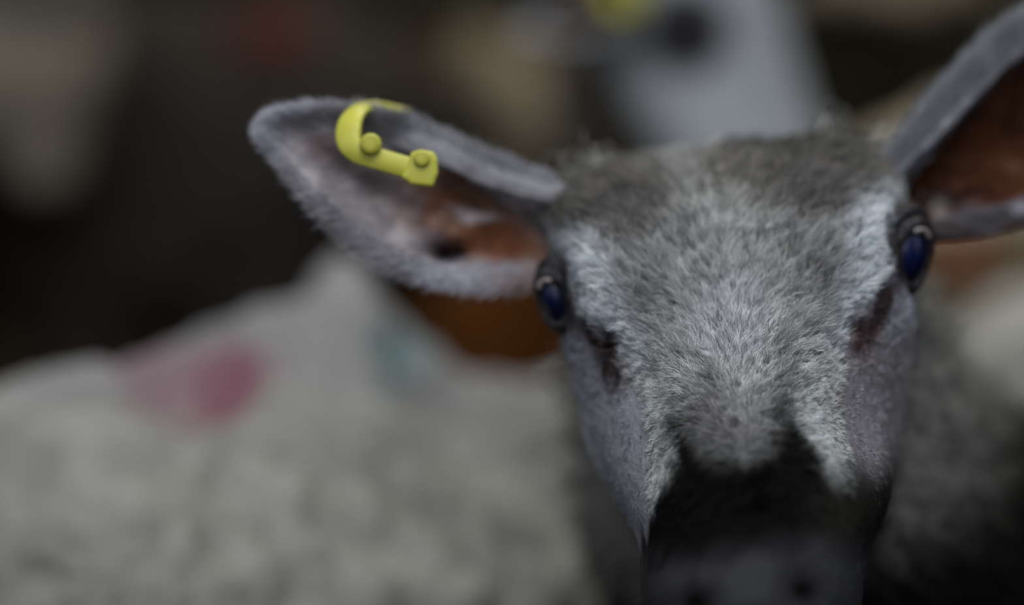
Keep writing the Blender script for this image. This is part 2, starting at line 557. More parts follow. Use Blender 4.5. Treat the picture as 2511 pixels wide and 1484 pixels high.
def face_paint(co):
    """Coat colours of the face by place, plus painted shade on the right cheek."""
    px, py, d = chart(co)
    x, y = px_to_face(px, py)
    n1 = noise3(co, 0.010, 11); n2 = noise3(co, 0.004, 12); n3 = noise3(co, 0.022, 13)
    x = x + 14 * n1 + 6 * n2
    y = y + 16 * n3
    ax_ = np.abs(x)
    c = np.tile(C_WOOLF, (len(co), 1))
    # darker dusky cap over the crown, a pale lock down its middle
    cap = sstep(-70, -170, y + 70 * np.exp(-((x + 40) / 120) ** 2)) * (1 - 0.55 * np.exp(-((x + 75) / 45) ** 2))
    c = mix(c, np.array([0.115, 0.108, 0.096]) , cap * 0.95)
    c = c * (1 + 0.35 * cap * noise3(co, 0.013, 16))[:, None]
    c = mix(c, C_DARKW, 0.8 * np.exp(-((ax_ - 215) / 105) ** 2 - ((y + 160) / 75) ** 2))
    c = mix(c, C_DARKW, 0.72 * np.exp(-((ax_ - 225) / 75) ** 2 - ((y - 70) / 110) ** 2))
    c = mix(c, [0.50, 0.51, 0.54], 0.9 * np.exp(-((x + 25) / 95) ** 2 - ((y - 120) / 130) ** 2))
    # pale brows
    xb = groove(x, y)
    brow = np.exp(-((ax_ - np.interp(y, [-200, -60, 60, 200], [395, 350, 318, 262])) / 62) ** 2) * sstep(-190, -60, y) * sstep(260, 110, y)
    c = mix(c, C_PALE, np.clip(1.25 * brow, 0, 1))
    # side stripes that run down to the muzzle
    right = x > 0
    xs = np.where(right, np.interp(y, [210, 300, 380, 540, 640], [95, 115, 140, 190, 225]), np.interp(y, [200, 300, 400, 500, 560], [150, 208, 228, 240, 258]))
    ws = np.where(right, 46, 42)
    stripe = np.exp(-((ax_ - xs) / ws) ** 4) * sstep(190, 240, y) * sstep(600, 500, y)
    # cheeks: short lilac-grey hair
    cheek = sstep(0, 26, ax_ - xb) * sstep(-60, 60, y)
    c = mix(c, C_LILAC, cheek)
    c = mix(c, [0.215, 0.20, 0.215], cheek * (x > 0) * sstep(120, 260, y))
    c = mix(c, [0.13, 0.12, 0.13], cheek * 0.6 * sstep(60, 10, ax_ - xb) * sstep(250, 420, y))
    # black muzzle with a grey tongue of hair on the bridge
    tongue = np.exp(-((x + 45) / np.interp(y, [250, 400, 480], [150, 85, 50])) ** 4) * sstep(490, 380, y)
    blk = sstep(235, 330, y) * (ax_ < xs) * (1 - tongue)
    blk = np.maximum(blk, sstep(235, 330, y) * (1 - tongue) * sstep(20, -10, ax_ - xs + 30))
    low = sstep(440, 520, y) * sstep(14, -14, ax_ - np.where(x < 0, np.interp(y, [450, 560, 640, 700], [215, 278, 300, 330]), np.interp(y, [330, 420, 575, 660, 740], [80, 110, 175, 235, 330])))
    blk = np.clip(np.maximum(blk, low), 0, 1)
    c = mix(c, [0.42, 0.44, 0.44], stripe * 0.9)
    c = mix(c, [0.15, 0.145, 0.14], 0.6 * np.exp(-((ax_ - 85) / 35) ** 2) * sstep(150, 230, y) * sstep(420, 330, y))
    c = mix(c, [0.12, 0.116, 0.12], 0.85 * tongue * sstep(230, 400, y))
    c = mix(c, C_BLACK, blk * (1 - stripe * 0.97 * (1 - low)))
    c = mix(c, [0.012, 0.011, 0.009], sstep(410, 590, y + 30 * n3) * sstep(60, 200, x))  # shade painted over the right lower cheek and stripe
    c = mix(c, C_NOSE, sstep(630, 740, y + 30 * n1))
    c = mix(c, C_BLACK, 1.2 * np.exp(-((np.abs(x + 60) - 125) / 48) ** 2 - ((y - 785) / 34) ** 2) + np.exp(-(x / 10) ** 2) * sstep(800, 860, y) * 0.5)
    # dark skin round the eyes, pinkish gland below the inner corner
    sg = np.sign(x)
    ex = np.exp(-((ax_ - 440) / 64) ** 4 - ((y + 10) / 112) ** 4)
    c = mix(c, [0.022, 0.018, 0.02], np.clip(ex * 1.1, 0, 1))
    tr_ = np.exp(-((ax_ - np.interp(y, [60, 200], [380, 305])) / 27) ** 2) * sstep(40, 90, y) * sstep(230, 170, y)
    c = mix(c, [0.035, 0.024, 0.026], np.clip(tr_ * 1.3, 0, 1))
    gl = 1.4 * np.exp(-((ax_ - np.where(x < 0, 318, 290)) / 36) ** 2 - ((y - 172) / 62) ** 2)
    gn = noise3(co, 0.0035, 19)
    c = mix(c, [0.060, 0.040, 0.042], np.clip(gl * (0.9 + 0.3 * n2), 0, 1))
    c = mix(c, [0.26, 0.19, 0.19], np.clip(gl, 0, 1) * sstep(0.15, 0.6, gn))
    c = mix(c, [0.018, 0.012, 0.013], np.clip(gl, 0, 1) * sstep(-0.2, -0.6, gn))
    return c, x, y


fc, _, _ = face_paint(co)
fl = np.tile(C_FLEECE, (len(co), 1)) * (1 + 0.18 * noise3(co, 0.03, 21) + 0.12 * noise3(co, 0.012, 22))[:, None]
fl = fl * 1.15
fl = mix(fl, [0.012, 0.010, 0.008], sstep(0.77, 0.70, co[:, 2] - 0.33 * (co[:, 0] - 0.12) + 0.15 * sstep(1.12, 1.28, co[:, 1]) + 0.02 * noise3(co, 0.05, 24)))   # shade painted into the throat, chest and belly wool
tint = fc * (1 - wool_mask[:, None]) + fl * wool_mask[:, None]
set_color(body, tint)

ewe = empty('sheep', (float(hc_[0]), float(hc_[1]), 0.0))
tag(ewe, 'nearest sheep, facing the camera with grey woolly forehead, black muzzle and yellow loop ear tag', 'sheep')
link('body', body, M_SKIN, ewe)

# ---- face hair
face_c = P(1800, 800, 0.9)


def face_mask(c, nrm):
    px, py, d = chart(c)
    x, y = px_to_face(px, py)
    v = c - np.array([0, 0, CAM_Z]); v /= np.linalg.norm(v, axis=1)[:, None]
    facing = -(v * nrm).sum(1)
    W = np.interp(y, ROWS[:, 0], ROWS[:, 1])
    m = (facing > -0.15) * (d < 0.99) * (np.abs(x) < W * 1.06) * (y > -420) * (y < 760)
    dens = np.where(y > 620, 0.25, 1.0)
    return m * dens + 1e-12


N = 230000
pos, nor = sample_surface(body, N, face_mask)
tcol, x, y = face_paint(pos)
axx = np.abs(x)
xb = groove(x, y)
short = sstep(-5, 25, axx - xb) * sstep(-60, 60, y)
eyek = np.exp(-((axx - 440) / 60) ** 4 - ((y + 10) / 110) ** 4)
# combing field in face axes: up and outwards from the bridge of the nose
ux, uy = x * 1.15 + 26, (y - 420) * 0.55
ux = ux + 40 * noise3(pos, 0.012, 31)
uy = uy + 60 * noise3(pos, 0.014, 32)
down = sstep(330, 480, y) * sstep(90, 170, axx)
uy = uy * (1 - down) + 260 * down
ln = np.hypot(ux, uy) + 1e-6
ux, uy = ux / ln, uy / ln
ex_, ey_ = P(*face_to_px(100.0, 0.0), D0) - P(*face_to_px(0.0, 0.0), D0), P(*face_to_px(0.0, 100.0), D0) - P(*face_to_px(0.0, 0.0), D0)
ex_ /= np.linalg.norm(ex_); ey_ /= np.linalg.norm(ey_)
comb = ux[:, None] * ex_ + uy[:, None] * ey_
comb -= (comb * nor).sum(1)[:, None] * nor
comb /= np.linalg.norm(comb, axis=1)[:, None] + 1e-9
# tufts: hairs of one little cell lean together
cell = np.floor(pos / 0.0021 + 0.8 * np.stack([noise3(pos, 0.005, s) for s in (51, 52, 53)], 1)).astype(np.int64)
jit = np.stack([_hash(cell[:, 0], cell[:, 1], cell[:, 2], s) for s in (1, 2, 3, 4)], 1) * 2 - 1
length = (0.0085 + 0.003 * noise3(pos, 0.009, 33)) * (1 - 0.62 * short) * (1 - 0.7 * eyek)
length *= 1 + 0.1 * sstep(-150, -250, y)
length *= (1 - 0.35 * sstep(150, 350, y)) * (1 - 0.5 * sstep(520, 640, y))
length *= 1 - 0.45 * np.exp(-((axx - xb + 25) / 45) ** 2) * sstep(-150, -50, y)
length *= rng.uniform(0.6, 1.15, N)
lift = 0.55 * (1 - 0.4 * short)
d0 = comb * 0.75 + nor * (lift * (1 + 0.3 * jit[:, 3]))[:, None] + jit[:, :3] * 0.38 + rng.normal(0, 0.10, (N, 3))
d1 = comb * 1.3 + nor * 0.10 + jit[:, :3] * 0.55 + rng.normal(0, 0.22, (N, 3))
rad = 0.000075 + 0.00005 * rng.random(N)
bright = 1.0 + 0.5 * jit[:, 0] + rng.normal(0, 0.25, N)
bright = np.clip(bright + (rng.random(N) < 0.06) * 1.1, 0.3, 2.4)
tc = np.clip(tcol * bright[:, None] * 1.15, 0.002, 0.9)
hair('face_hair', ewe, pos - nor * 0.0006, d0, d1, length, rad, tc, curl=0.08, curl_freq=1.0)

# ---- curly fleece of neck and chest behind the face


def neck_mask(c, nrm):
    px, py, d = chart(c)
    x, y = px_to_face(px, py)
    W = np.interp(y, ROWS[:, 0], ROWS[:, 1])
    v = c - np.array([0, 0, CAM_Z]); v /= np.linalg.norm(v, axis=1)[:, None]
    return (-(v * nrm).sum(1) > -0.3) * (d > 0.975) * (d < 1.5) * (c[:, 2] > 0.35) * (np.abs(x) > W * 0.85) + 1e-12


NW = 40000
pos, nor = sample_surface(body, NW, neck_mask)
cell = np.floor(pos / 0.007).astype(np.int64)
jit = np.stack([_hash(cell[:, 0], cell[:, 1], cell[:, 2], s) for s in (1, 2, 3)], 1) * 2 - 1
dn = nor * 0.8 + jit * 0.7 + np.array([0, 0, -0.35]) + rng.normal(0, 0.15, (NW, 3))
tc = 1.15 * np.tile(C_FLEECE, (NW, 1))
tc = mix(tc, [0.012, 0.010, 0.008], sstep(0.77, 0.70, pos[:, 2] - 0.33 * (pos[:, 0] - 0.12) + 0.15 * sstep(1.12, 1.28, pos[:, 1]) + 0.02 * noise3(pos, 0.05, 24)))  # same painted shade as on the body fleece
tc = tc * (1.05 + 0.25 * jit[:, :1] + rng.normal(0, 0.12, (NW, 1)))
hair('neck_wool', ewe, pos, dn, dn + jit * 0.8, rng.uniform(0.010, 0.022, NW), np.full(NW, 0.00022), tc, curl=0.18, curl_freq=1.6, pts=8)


w0 = P(rng.uniform(1378, 1398, 14), rng.uniform(860, 900, 14), 0.955)
wd = -CM[:3, 0] * 1.0 + CM[:3, 1] * rng.uniform(-0.55, 0.15, (14, 1)) + CM[:3, 2] * rng.uniform(-0.2, 0.5, (14, 1))
hair('cheek_whiskers', ewe, w0, wd, wd - CM[:3, 1] * 0.3, rng.uniform(0.008, 0.015, 14), np.full(14, 0.00018), np.tile([0.45, 0.42, 0.36], (14, 1)))


# ------------------------------------------------------------------ eyes
def eye(cx, cy, d, rx, rz, tilt, outward):
    """Bulging dark eye with a rim of eyelid; rx, rz in photo pixels at distance d."""
    s = d / F
    c = P(cx, cy, d)
    # frame: a across, b up, n outwards
    right = CM[:3, 0]; up = CM[:3, 1]; toward = CM[:3, 2]
    ct, st_ = math.cos(tilt), math.sin(tilt)
    a = right * ct + up * st_
    b = -right * st_ + up * ct
    nrm = toward * 0.80 + right * outward * 0.60
    a = a - nrm * (a @ nrm); a /= np.linalg.norm(a)
    rx_ = rx / 0.80
    seg, rings = 36, 20
    v, f = ellipsoid((0, 0, 0), (rx_ * s, rz * s, 0.0070), None, seg, rings)
    B = np.stack([a, b, nrm], 1)
    e = link('eye', mesh_np('eye', v @ B.T + c, f), M_EYE, ewe)
    # lids: two tapered arcs of skin hugging the ball
    for nm, t0, t1, k in (('upper_eyelid', -0.15, math.pi + 0.15, 1.0), ('lower_eyelid', math.pi - 0.1, 2 * math.pi + 0.1, 0.85)):
        pts_ = []
        for t in np.linspace(t0, t1, 15):
            w = 0.55 + 0.45 * math.sin(math.pi * (t - t0) / (t1 - t0))
            q = c + a * math.cos(t) * rx_ * 1.06 * s + b * math.sin(t) * rz * 1.05 * s + nrm * (0.0035 - 0.001 * abs(math.cos(t)))
            pts_.append((*q, 0.0033 * k * w))
        v, f = limb(pts_, 12, 3)
        link(nm, mesh_np(nm, v, f), M_LID, ewe)
    pts_ = []  # pale crescent stands in for the wet highlight over the eye
    for t in np.linspace(1.05, 2.15, 7):
        q = c + a * math.cos(t) * rx_ * 0.80 * s + b * math.sin(t) * rz * 0.86 * s + nrm * 0.0056
        pts_.append((*q, 0.0013))
    v, f = limb(pts_, 10, 3)
    m = link('lid_highlight', mesh_np('lid_highlight', v, f), M_LIDGLINT, ewe)
    m['label'] = 'pale wet membrane with its highlight modelled in, above the dark eye'
    # outer wrinkle of skin over the eye
    pts_ = []
    for t in np.linspace(0.2, 2.9, 13):
        w = 0.4 + 0.6 * math.sin(math.pi * (t - 0.2) / 2.7)
        q = c + a * math.cos(t) * rx_ * 1.42 * s + b * math.sin(t) * rz * 1.45 * s + nrm * (-0.002)
        pts_.append((*q, 0.0042 * w))
    v, f = limb(pts_, 12, 3)
    link('brow_fold', mesh_np('brow_fold', v, f), M_LID, ewe)


eye(1372, 738, 0.930, 31, 62, R(20), -1)
eye(2222, 628, 0.930, 42, 76, R(-14), 1)


# ------------------------------------------------------------------ ears
def grid_mesh(G, thick):
    """Closed shell from a (nu, nv, 3) grid, thickened away from the viewer side."""
    nu, nv, _ = G.shape
    du = np.gradient(G, axis=0); dv = np.gradient(G, axis=1)
    nn = np.cross(du, dv); nn /= np.linalg.norm(nn, axis=2)[..., None] + 1e-9
    if (nn * CM[:3, 2]).sum(2).mean() > 0:
        nn = -nn
    th = thick * np.ones((nu, nv))
    B = G + nn * th[..., None]
    V = np.concatenate([G.reshape(-1, 3), B.reshape(-1, 3)])
    o = nu * nv
    Fc = []
    for i in range(nu - 1):
        for j in range(nv - 1):
            a = i * nv + j
            Fc.append((a, a + 1, a + nv + 1, a + nv))
            Fc.append((o + a, o + a + nv, o + a + nv + 1, o + a + 1))
    for i in range(nu - 1):
        for j in (0, nv - 1):
            a = i * nv + j
            Fc.append((a, a + nv, o + a + nv, o + a) if j == 0 else (a, o + a, o + a + nv, a + nv))
    for j in range(nv - 1):
        for i in (0, nu - 1):
            a = i * nv + j
            Fc.append((a, o + a, o + a + 1, a + 1) if i == 0 else (a, a + 1, o + a + 1, o + a))
    return V, Fc


def smooth_rows(A, k):
    for _ in range(k):
        A[1:-1] = 0.25 * A[:-2] + 0.5 * A[1:-1] + 0.25 * A[2:]
    return A


def make_ear(lower, upper, depth, prof, paint, nu=120, nv=70, parent=None, label=None):
    """lower/upper: margins base->tip in photo px; prof(u, v) depth in m behind 'depth'."""
    lower, upper = np.array(lower, float), np.array(upper, float)
    t = np.linspace(0, 1, len(lower)); tt = np.linspace(0, 1, nu)
    L = smooth_rows(np.stack([np.interp(tt, t, lower[:, k]) for k in (0, 1)], 1), 14)
    U = smooth_rows(np.stack([np.interp(tt, t, upper[:, k]) for k in (0, 1)], 1), 14)
    v = np.linspace(0, 1, nv)
    px = L[:, None, 0] * (1 - v) + U[:, None, 0] * v
    py = L[:, None, 1] * (1 - v) + U[:, None, 1] * v
    uu, vv = np.meshgrid(tt, v, indexing='ij')
    dd = depth(uu) + prof(uu, vv, px, py)
    G = P(px, py, dd)
    n2 = noise3(G.reshape(-1, 3), 0.008, 61).reshape(nu, nv)
    G = G - CM[:3, 2] * (0.0012 * n2)[..., None]
    V, Fc = grid_mesh(G, 0.0032)
    cf = paint(uu.ravel(), vv.ravel(), px.ravel(), py.ravel(), G.reshape(-1, 3))
    cb = np.tile(np.array([0.30, 0.30, 0.31]), (nu * nv, 1))
    me = mesh_np('ear', V, Fc, np.concatenate([cf, cb]))
    bm = bmesh.new(); bm.from_mesh(me); bmesh.ops.recalc_face_normals(bm, faces=bm.faces); bm.to_mesh(me); bm.free()
    o = link('ear', me, M_EAR, parent)
    if label: o['label'] = label
    return o, G, uu, vv, px, py, cf


def splat(c, px, py, items, co):
    wob = 16 * noise3(co, 0.006, 71), 16 * noise3(co, 0.006, 72)
    qx, qy = px + wob[0], py + wob[1]
    for (x, y, rx, ry, ang, colr, w) in items:
        ca, sa = math.cos(R(ang)), math.sin(R(ang))
        a = (qx - x) * ca + (qy - y) * sa
        b = -(qx - x) * sa + (qy - y) * ca
        k = np.exp(-((a / rx) ** 2 + (b / ry) ** 2) ** 1.6)
        c = mix(c, colr, np.clip(k * w, 0, 1))
    return c


LIL = [0.42, 0.42, 0.47]; RUST = [0.16, 0.066, 0.034]; PINK = [0.31, 0.27, 0.275]; DK = [0.10, 0.080, 0.085]


RIMV = lambda u: np.interp(u, [0, .05, .12, .2, .3, 1], [0.30, 0.45, 0.62, 0.72, 0.77, 0.77])


def left_prof(u, v, px, py):
    cup = 0.013 * np.sin(np.pi * np.clip(v, 0, 1)) ** 0.8 * np.interp(u, [0, .3, .7, 1], [0.9, 1, 0.32, 0.05])
    rim = sstep(0, 0.03, v - RIMV(u)) * np.interp(u, [0, 0.38, 0.52, 1], [1, 1, 0, 0])
    hole = 0.016 * np.exp(-((px - 1100) / 45) ** 2 - ((py - 625) / 26) ** 2)
    return cup * (1 - rim) + rim * (0.002 + 0.010 * np.abs(v - 0.80) / 0.2) + hole - 0.004 * np.exp(-((v - 0.04) / 0.05) ** 2)


def left_paint(u, v, px, py, co):
    c = np.tile(np.array(PINK), (len(u), 1))
    rimk = np.interp(u, [0, 0.38, 0.52, 1], [1, 1, 0, 0]) * sstep(-0.005, 0.02, v - RIMV(u))
    c = splat(c, px, py, [
        (1160, 560, 210, 120, 30, RUST, 1.1), (1240, 600, 110, 60, 20, [0.13, 0.048, 0.024], 0.9),
        (1150, 440, 110, 50, 30, [0.12, 0.065, 0.04], 0.9), (1030, 520, 55, 30, 10, [0.085, 0.035, 0.025], 0.8),
        (930, 450, 110, 38, 30, DK, 0.95), (800, 360, 60, 32, 40, [0.12, 0.075, 0.08], 0.8), (780, 390, 40, 40, 0, DK, 0.6),
        (1000, 330, 120, 45, 20, [0.16, 0.155, 0.165], 1.0), (800, 300, 90, 30, 0, [0.17, 0.165, 0.19], 0.8),
        (1060, 590, 60, 36, 10, [0.13, 0.10, 0.105], 0.9),
        (940, 550, 26, 44, 20, DK, 0.7), (900, 540, 50, 60, 40, [0.30, 0.27, 0.27], 0.5), (990, 560, 24, 60, 15, [0.36, 0.30, 0.28], 0.6),
        (1165, 525, 62, 17, 5, [0.50, 0.44, 0.45], 1.0), (1090, 545, 50, 18, 20, [0.30, 0.19, 0.15], 0.6),
        (1200, 655, 130, 30, 0, [0.21, 0.20, 0.22], 1.0), (1180, 630, 60, 14, 0, [0.26, 0.13, 0.09], 0.6),
        (1102, 626, 40, 19, -8, [0.006, 0.004, 0.006], 1.3),
    ], co)
    lo = sstep(0.17, 0.07, v) * sstep(0.02, 0.25, u)
    c = mix(c, LIL, np.maximum(lo, 0) * 0.95)
    c = mix(c, [0.36, 0.34, 0.36], 0.7 * sstep(0.45, 0.12, v + 0.12 * noise3(co, 0.007, 79)) * sstep(0.28, 0.42, u))
    c = mix(c, LIL, sstep(0.74, 0.92, u + 0.07 * noise3(co, 0.006, 75)) * 0.9)
    c = mix(c, LIL, sstep(0.90, 0.97, v) * 0.75)
    c = mix(c, [0.23, 0.23, 0.25], rimk * (0.7 + 0.3 * sstep(0.8, 1, v)))
    c = mix(c, [0.12, 0.12, 0.14], rimk * 0.8 * np.exp(-((v - 0.84) / 0.035) ** 2))
    return c * (1 + 0.15 * noise3(co, 0.004, 76))[:, None]


EL_low = [(1375, 680), (1250, 708), (1150, 702), (1045, 684), (945, 645), (858, 585), (785, 512), (718, 435), (672, 376), (655, 345)]
EL_up = [(1420, 460), (1290, 420), (1200, 388), (1110, 340), (1010, 297), (925, 274), (845, 270), (765, 272), (698, 284), (664, 306)]
ear_l, GL, uL, vL, pxL, pyL, cL = make_ear(EL_low, EL_up, lambda u: np.interp(u, [0, 0.3, 0.7, 1], [0.950, 0.934, 0.926, 0.932]), left_prof, left_paint,
                                          parent=ewe, label='ear with rusty brown inside, pale furry edge and yellow tag')


def right_prof(u, v, px, py):
    cup = 0.026 * np.sin(np.pi * np.clip(v, 0, 1)) ** 0.8
    rim = sstep(0.0, 0.04, v - np.interp(u, [0, .1, .3, .5], [.52, .62, .74, .78]))
    return cup * (1 - rim) + rim * (0.002 + 0.012 * np.abs(v - 0.78) / 0.22)


def right_paint(u, v, px, py, co):
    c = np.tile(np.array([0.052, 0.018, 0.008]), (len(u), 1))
    c = splat(c, px, py, [
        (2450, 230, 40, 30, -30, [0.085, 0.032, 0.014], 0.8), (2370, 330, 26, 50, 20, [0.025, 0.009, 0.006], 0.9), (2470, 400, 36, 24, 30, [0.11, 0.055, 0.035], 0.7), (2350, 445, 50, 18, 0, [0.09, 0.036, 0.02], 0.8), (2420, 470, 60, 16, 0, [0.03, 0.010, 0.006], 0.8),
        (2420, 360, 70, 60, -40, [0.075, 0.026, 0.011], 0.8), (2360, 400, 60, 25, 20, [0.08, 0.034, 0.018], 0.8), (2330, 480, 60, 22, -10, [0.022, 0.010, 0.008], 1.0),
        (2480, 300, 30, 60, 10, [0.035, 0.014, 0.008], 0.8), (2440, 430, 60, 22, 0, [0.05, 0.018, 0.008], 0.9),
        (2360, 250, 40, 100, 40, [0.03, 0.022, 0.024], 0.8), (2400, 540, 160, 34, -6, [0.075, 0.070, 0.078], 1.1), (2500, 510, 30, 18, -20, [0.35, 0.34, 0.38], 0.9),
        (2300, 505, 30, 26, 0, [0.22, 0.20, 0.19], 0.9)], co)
    rim = sstep(-0.01, 0.03, v + 0.02 * noise3(co, 0.006, 77) - np.interp(u, [0, .1, .3, .5], [.52, .62, .74, .78]))
    c = mix(c, [0.115, 0.115, 0.128], rim)
    c = mix(c, [0.19, 0.195, 0.21], rim * sstep(0.93, 1.0, v))
    c = mix(c, [0.17, 0.17, 0.19], rim * np.exp(-((v - 0.76) / 0.03) ** 2) * sstep(0.45, 0.2, u))
    return c * (1 + 0.2 * noise3(co, 0.004, 78))[:, None]


ER_low = [(2235, 560), (2300, 574), (2390, 566), (2480, 548), (2580, 515), (2680, 450), (2760, 370), (2830, 280), (2880, 190), (2905, 120)]
ER_up = [(2140, 470), (2175, 385), (2240, 300), (2300, 232), (2365, 158), (2440, 82), (2540, 20), (2660, -20), (2790, 0), (2890, 70)]
ear_r, GR, uR, vR, pxR, pyR, cR = make_ear(ER_low, ER_up, lambda u: np.interp(u, [0, 0.3, 1], [0.945, 0.95, 0.965]), right_prof, right_paint,
                                          parent=ewe, label='ear with dark rusty brown inside and grey furry edge, no tag')


def ear_hair(name, G, uu, vv, n, sel, tip_dir_u, parent, tintf, lmin, lmax, outward=1.0):
    nu, nv, _ = G.shape
    w = sel(uu, vv).ravel(); w = w / w.sum()
    k = rng.choice(nu * nv, n, p=w)
    i, j = k // nv, k % nv
    du = np.gradient(G, axis=0)[i, j]; dv = np.gradient(G, axis=1)[i, j]
    du /= np.linalg.norm(du, axis=1)[:, None] + 1e-9
    dv /= np.linalg.norm(dv, axis=1)[:, None] + 1e-9
    v = vv[i, j]
    pos = G[i, j] + rng.normal(0, 0.0008, (n, 3))
    side_ = np.where(v < 0.5, -1.0, 1.0)[:, None]
    edge = (np.abs(v - 0.5) * 2)[:, None] ** 2
    dr = du * 0.8 + dv * side_ * edge * outward + CM[:3, 2] * 0.25 + rng.normal(0, 0.22, (n, 3))
    hair(name, parent, pos, dr, dr + du * 0.5, rng.uniform(lmin, lmax, n), rng.uniform(0.00007, 0.00012, n), tintf(k, n), curl=0.05)


def tl(k, n):
    b = cL[k] * 1.25 + 0.01
    return b * rng.normal(1.05, 0.2, (n, 1))


ear_hair('ear_hair', GL, uL, vL, 26000,
         lambda u, v: (0.012 + sstep(0.16, 0.05, v) * 1.0 + sstep(0.93, 0.99, v) * 1.0 + sstep(0.86, 0.95, u) * 1.2) * (u > 0.05),
         1, ear_l, tl, 0.003, 0.0075)
ear_hair('ear_hair', GR, uR, vR, 16000,
         lambda u, v: (0.006 + sstep(0.16, 0.05, v) * 1.0 + sstep(0.78, 0.99, v) * 1.0) * (u > 0.02),
         1, ear_r, lambda k, n: (cR[k] * 1.35 + 0.004) * rng.normal(1.0, 0.2, (n, 1)), 0.004, 0.010)

# ------------------------------------------------------------------ yellow loop tag
toward = CM[:3, 2]; rightv = CM[:3, 0]; upv = CM[:3, 1]
s95 = 0.925 / F
TP = [  # px, py, depth, half width vector in px (right, up) and towards camera (m), half thickness
    (1000, 280, 0.952, (1, -8), 0.002),
    (965, 270, 0.948, (1, -9), 0.002),
    (930, 262, 0.938, (1, -11), 0.003),
    (900, 262, 0.927, (4, -13), 0.004),
    (874, 277, 0.918, (18, -14), 0.004),
    (858, 302, 0.912, (28, -8), 0.003),
    (853, 332, 0.910, (31, 2), 0.002),
    (858, 358, 0.908, (25, 14), 0.001),
    (880, 377, 0.907, (12, 24), 0.0005),
    (915, 387, 0.906, (7, 25), 0.0),
    (960, 400, 0.905, (7, 25), 0.0),
    (1005, 413, 0.904, (7, 25), 0.0),
    (1040, 422, 0.904, (7, 25), 0.0),
]
A = np.array([[p[0], p[1], p[2], p[3][0], p[3][1], p[4]] for p in TP])
t = np.arange(len(A)); tt = np.linspace(0, len(A) - 1, 90)
Q = smooth_rows(np.stack([np.interp(tt, t, A[:, k]) for k in range(6)], 1), 10)
cen = P(Q[:, 0], Q[:, 1], Q[:, 2])
tan = np.gradient(cen, axis=0); tan /= np.linalg.norm(tan, axis=1)[:, None]
wv = (Q[:, 3:4] * rightv + Q[:, 4:5] * upv) * s95 + Q[:, 5:6] * toward
wl = np.linalg.norm(wv, axis=1)[:, None]
wd = wv / wl
nm = np.cross(tan, wd); nm /= np.linalg.norm(nm, axis=1)[:, None]
th = 0.0013
prof = [(-1, -0.6), (-0.86, -1), (0.86, -1), (1, -0.6), (1, 0.6), (0.86, 1), (-0.86, 1), (-1, 0.6)]
V = []
for i in range(len(cen)):
    for a, b in prof:
        V.append(cen[i] + wv[i] * a + nm[i] * b * th)
k = len(prof)
Fc = [(i * k + j, i * k + (j + 1) % k, (i + 1) * k + (j + 1) % k, (i + 1) * k + j) for i in range(len(cen) - 1) for j in range(k)]
Fc += [tuple(range(k))[::-1], tuple((len(cen) - 1) * k + j for j in range(k))]
me = mesh_np('ear_tag', V, Fc)
bm = bmesh.new(); bm.from_mesh(me); bmesh.ops.recalc_face_normals(bm, faces=bm.faces); bm.to_mesh(me); bm.free()
strap = link('ear_tag', me, M_YEL, ewe)
strap['label'] = 'yellow plastic loop tag clipped over the edge of the ear'


def prism(name, outline, depth, thick, bev, parent):
    """Closed block with a bevelled outline given in photo px at one depth, facing the viewer."""
    bm = bmesh.new()
    vs = [bm.verts.new(P(x, y, depth)) for x, y in outline]
    f = bm.faces.new(vs)
    r = bmesh.ops.extrude_face_region(bm, geom=[f])
    for v in r['geom']:
        if isinstance(v, bmesh.types.BMVert):
            v.co -= Vector(toward) * thick
    bmesh.ops.recalc_face_normals(bm, faces=bm.faces)
    bmesh.ops.bevel(bm, geom=bm.edges[:], offset=bev, segments=3, profile=0.7, affect='EDGES')
    m = bpy.data.meshes.new(name); bm.to_mesh(m); bm.free()
    m.polygons.foreach_set('use_smooth', [True] * len(m.polygons))
    return link(name, m, M_YEL, parent)


prism('tag_head', [(1006, 374), (1030, 365), (1064, 372), (1074, 392), (1074, 428), (1062, 460), (1008, 454), (982, 434), (1000, 412)], 0.8995, 0.006, 0.0018, strap)
ring = lambda cx, cy, r, n_=14: [(cx + r * math.cos(2 * math.pi * q / n_), cy + r * math.sin(2 * math.pi * q / n_)) for q in range(n_)]
prism('tag_button', ring(1034, 388, 21), 0.8980, 0.004, 0.0018, strap)
prism('tag_button', ring(908, 352, 27), 0.9020, 0.007, 0.0024, strap)


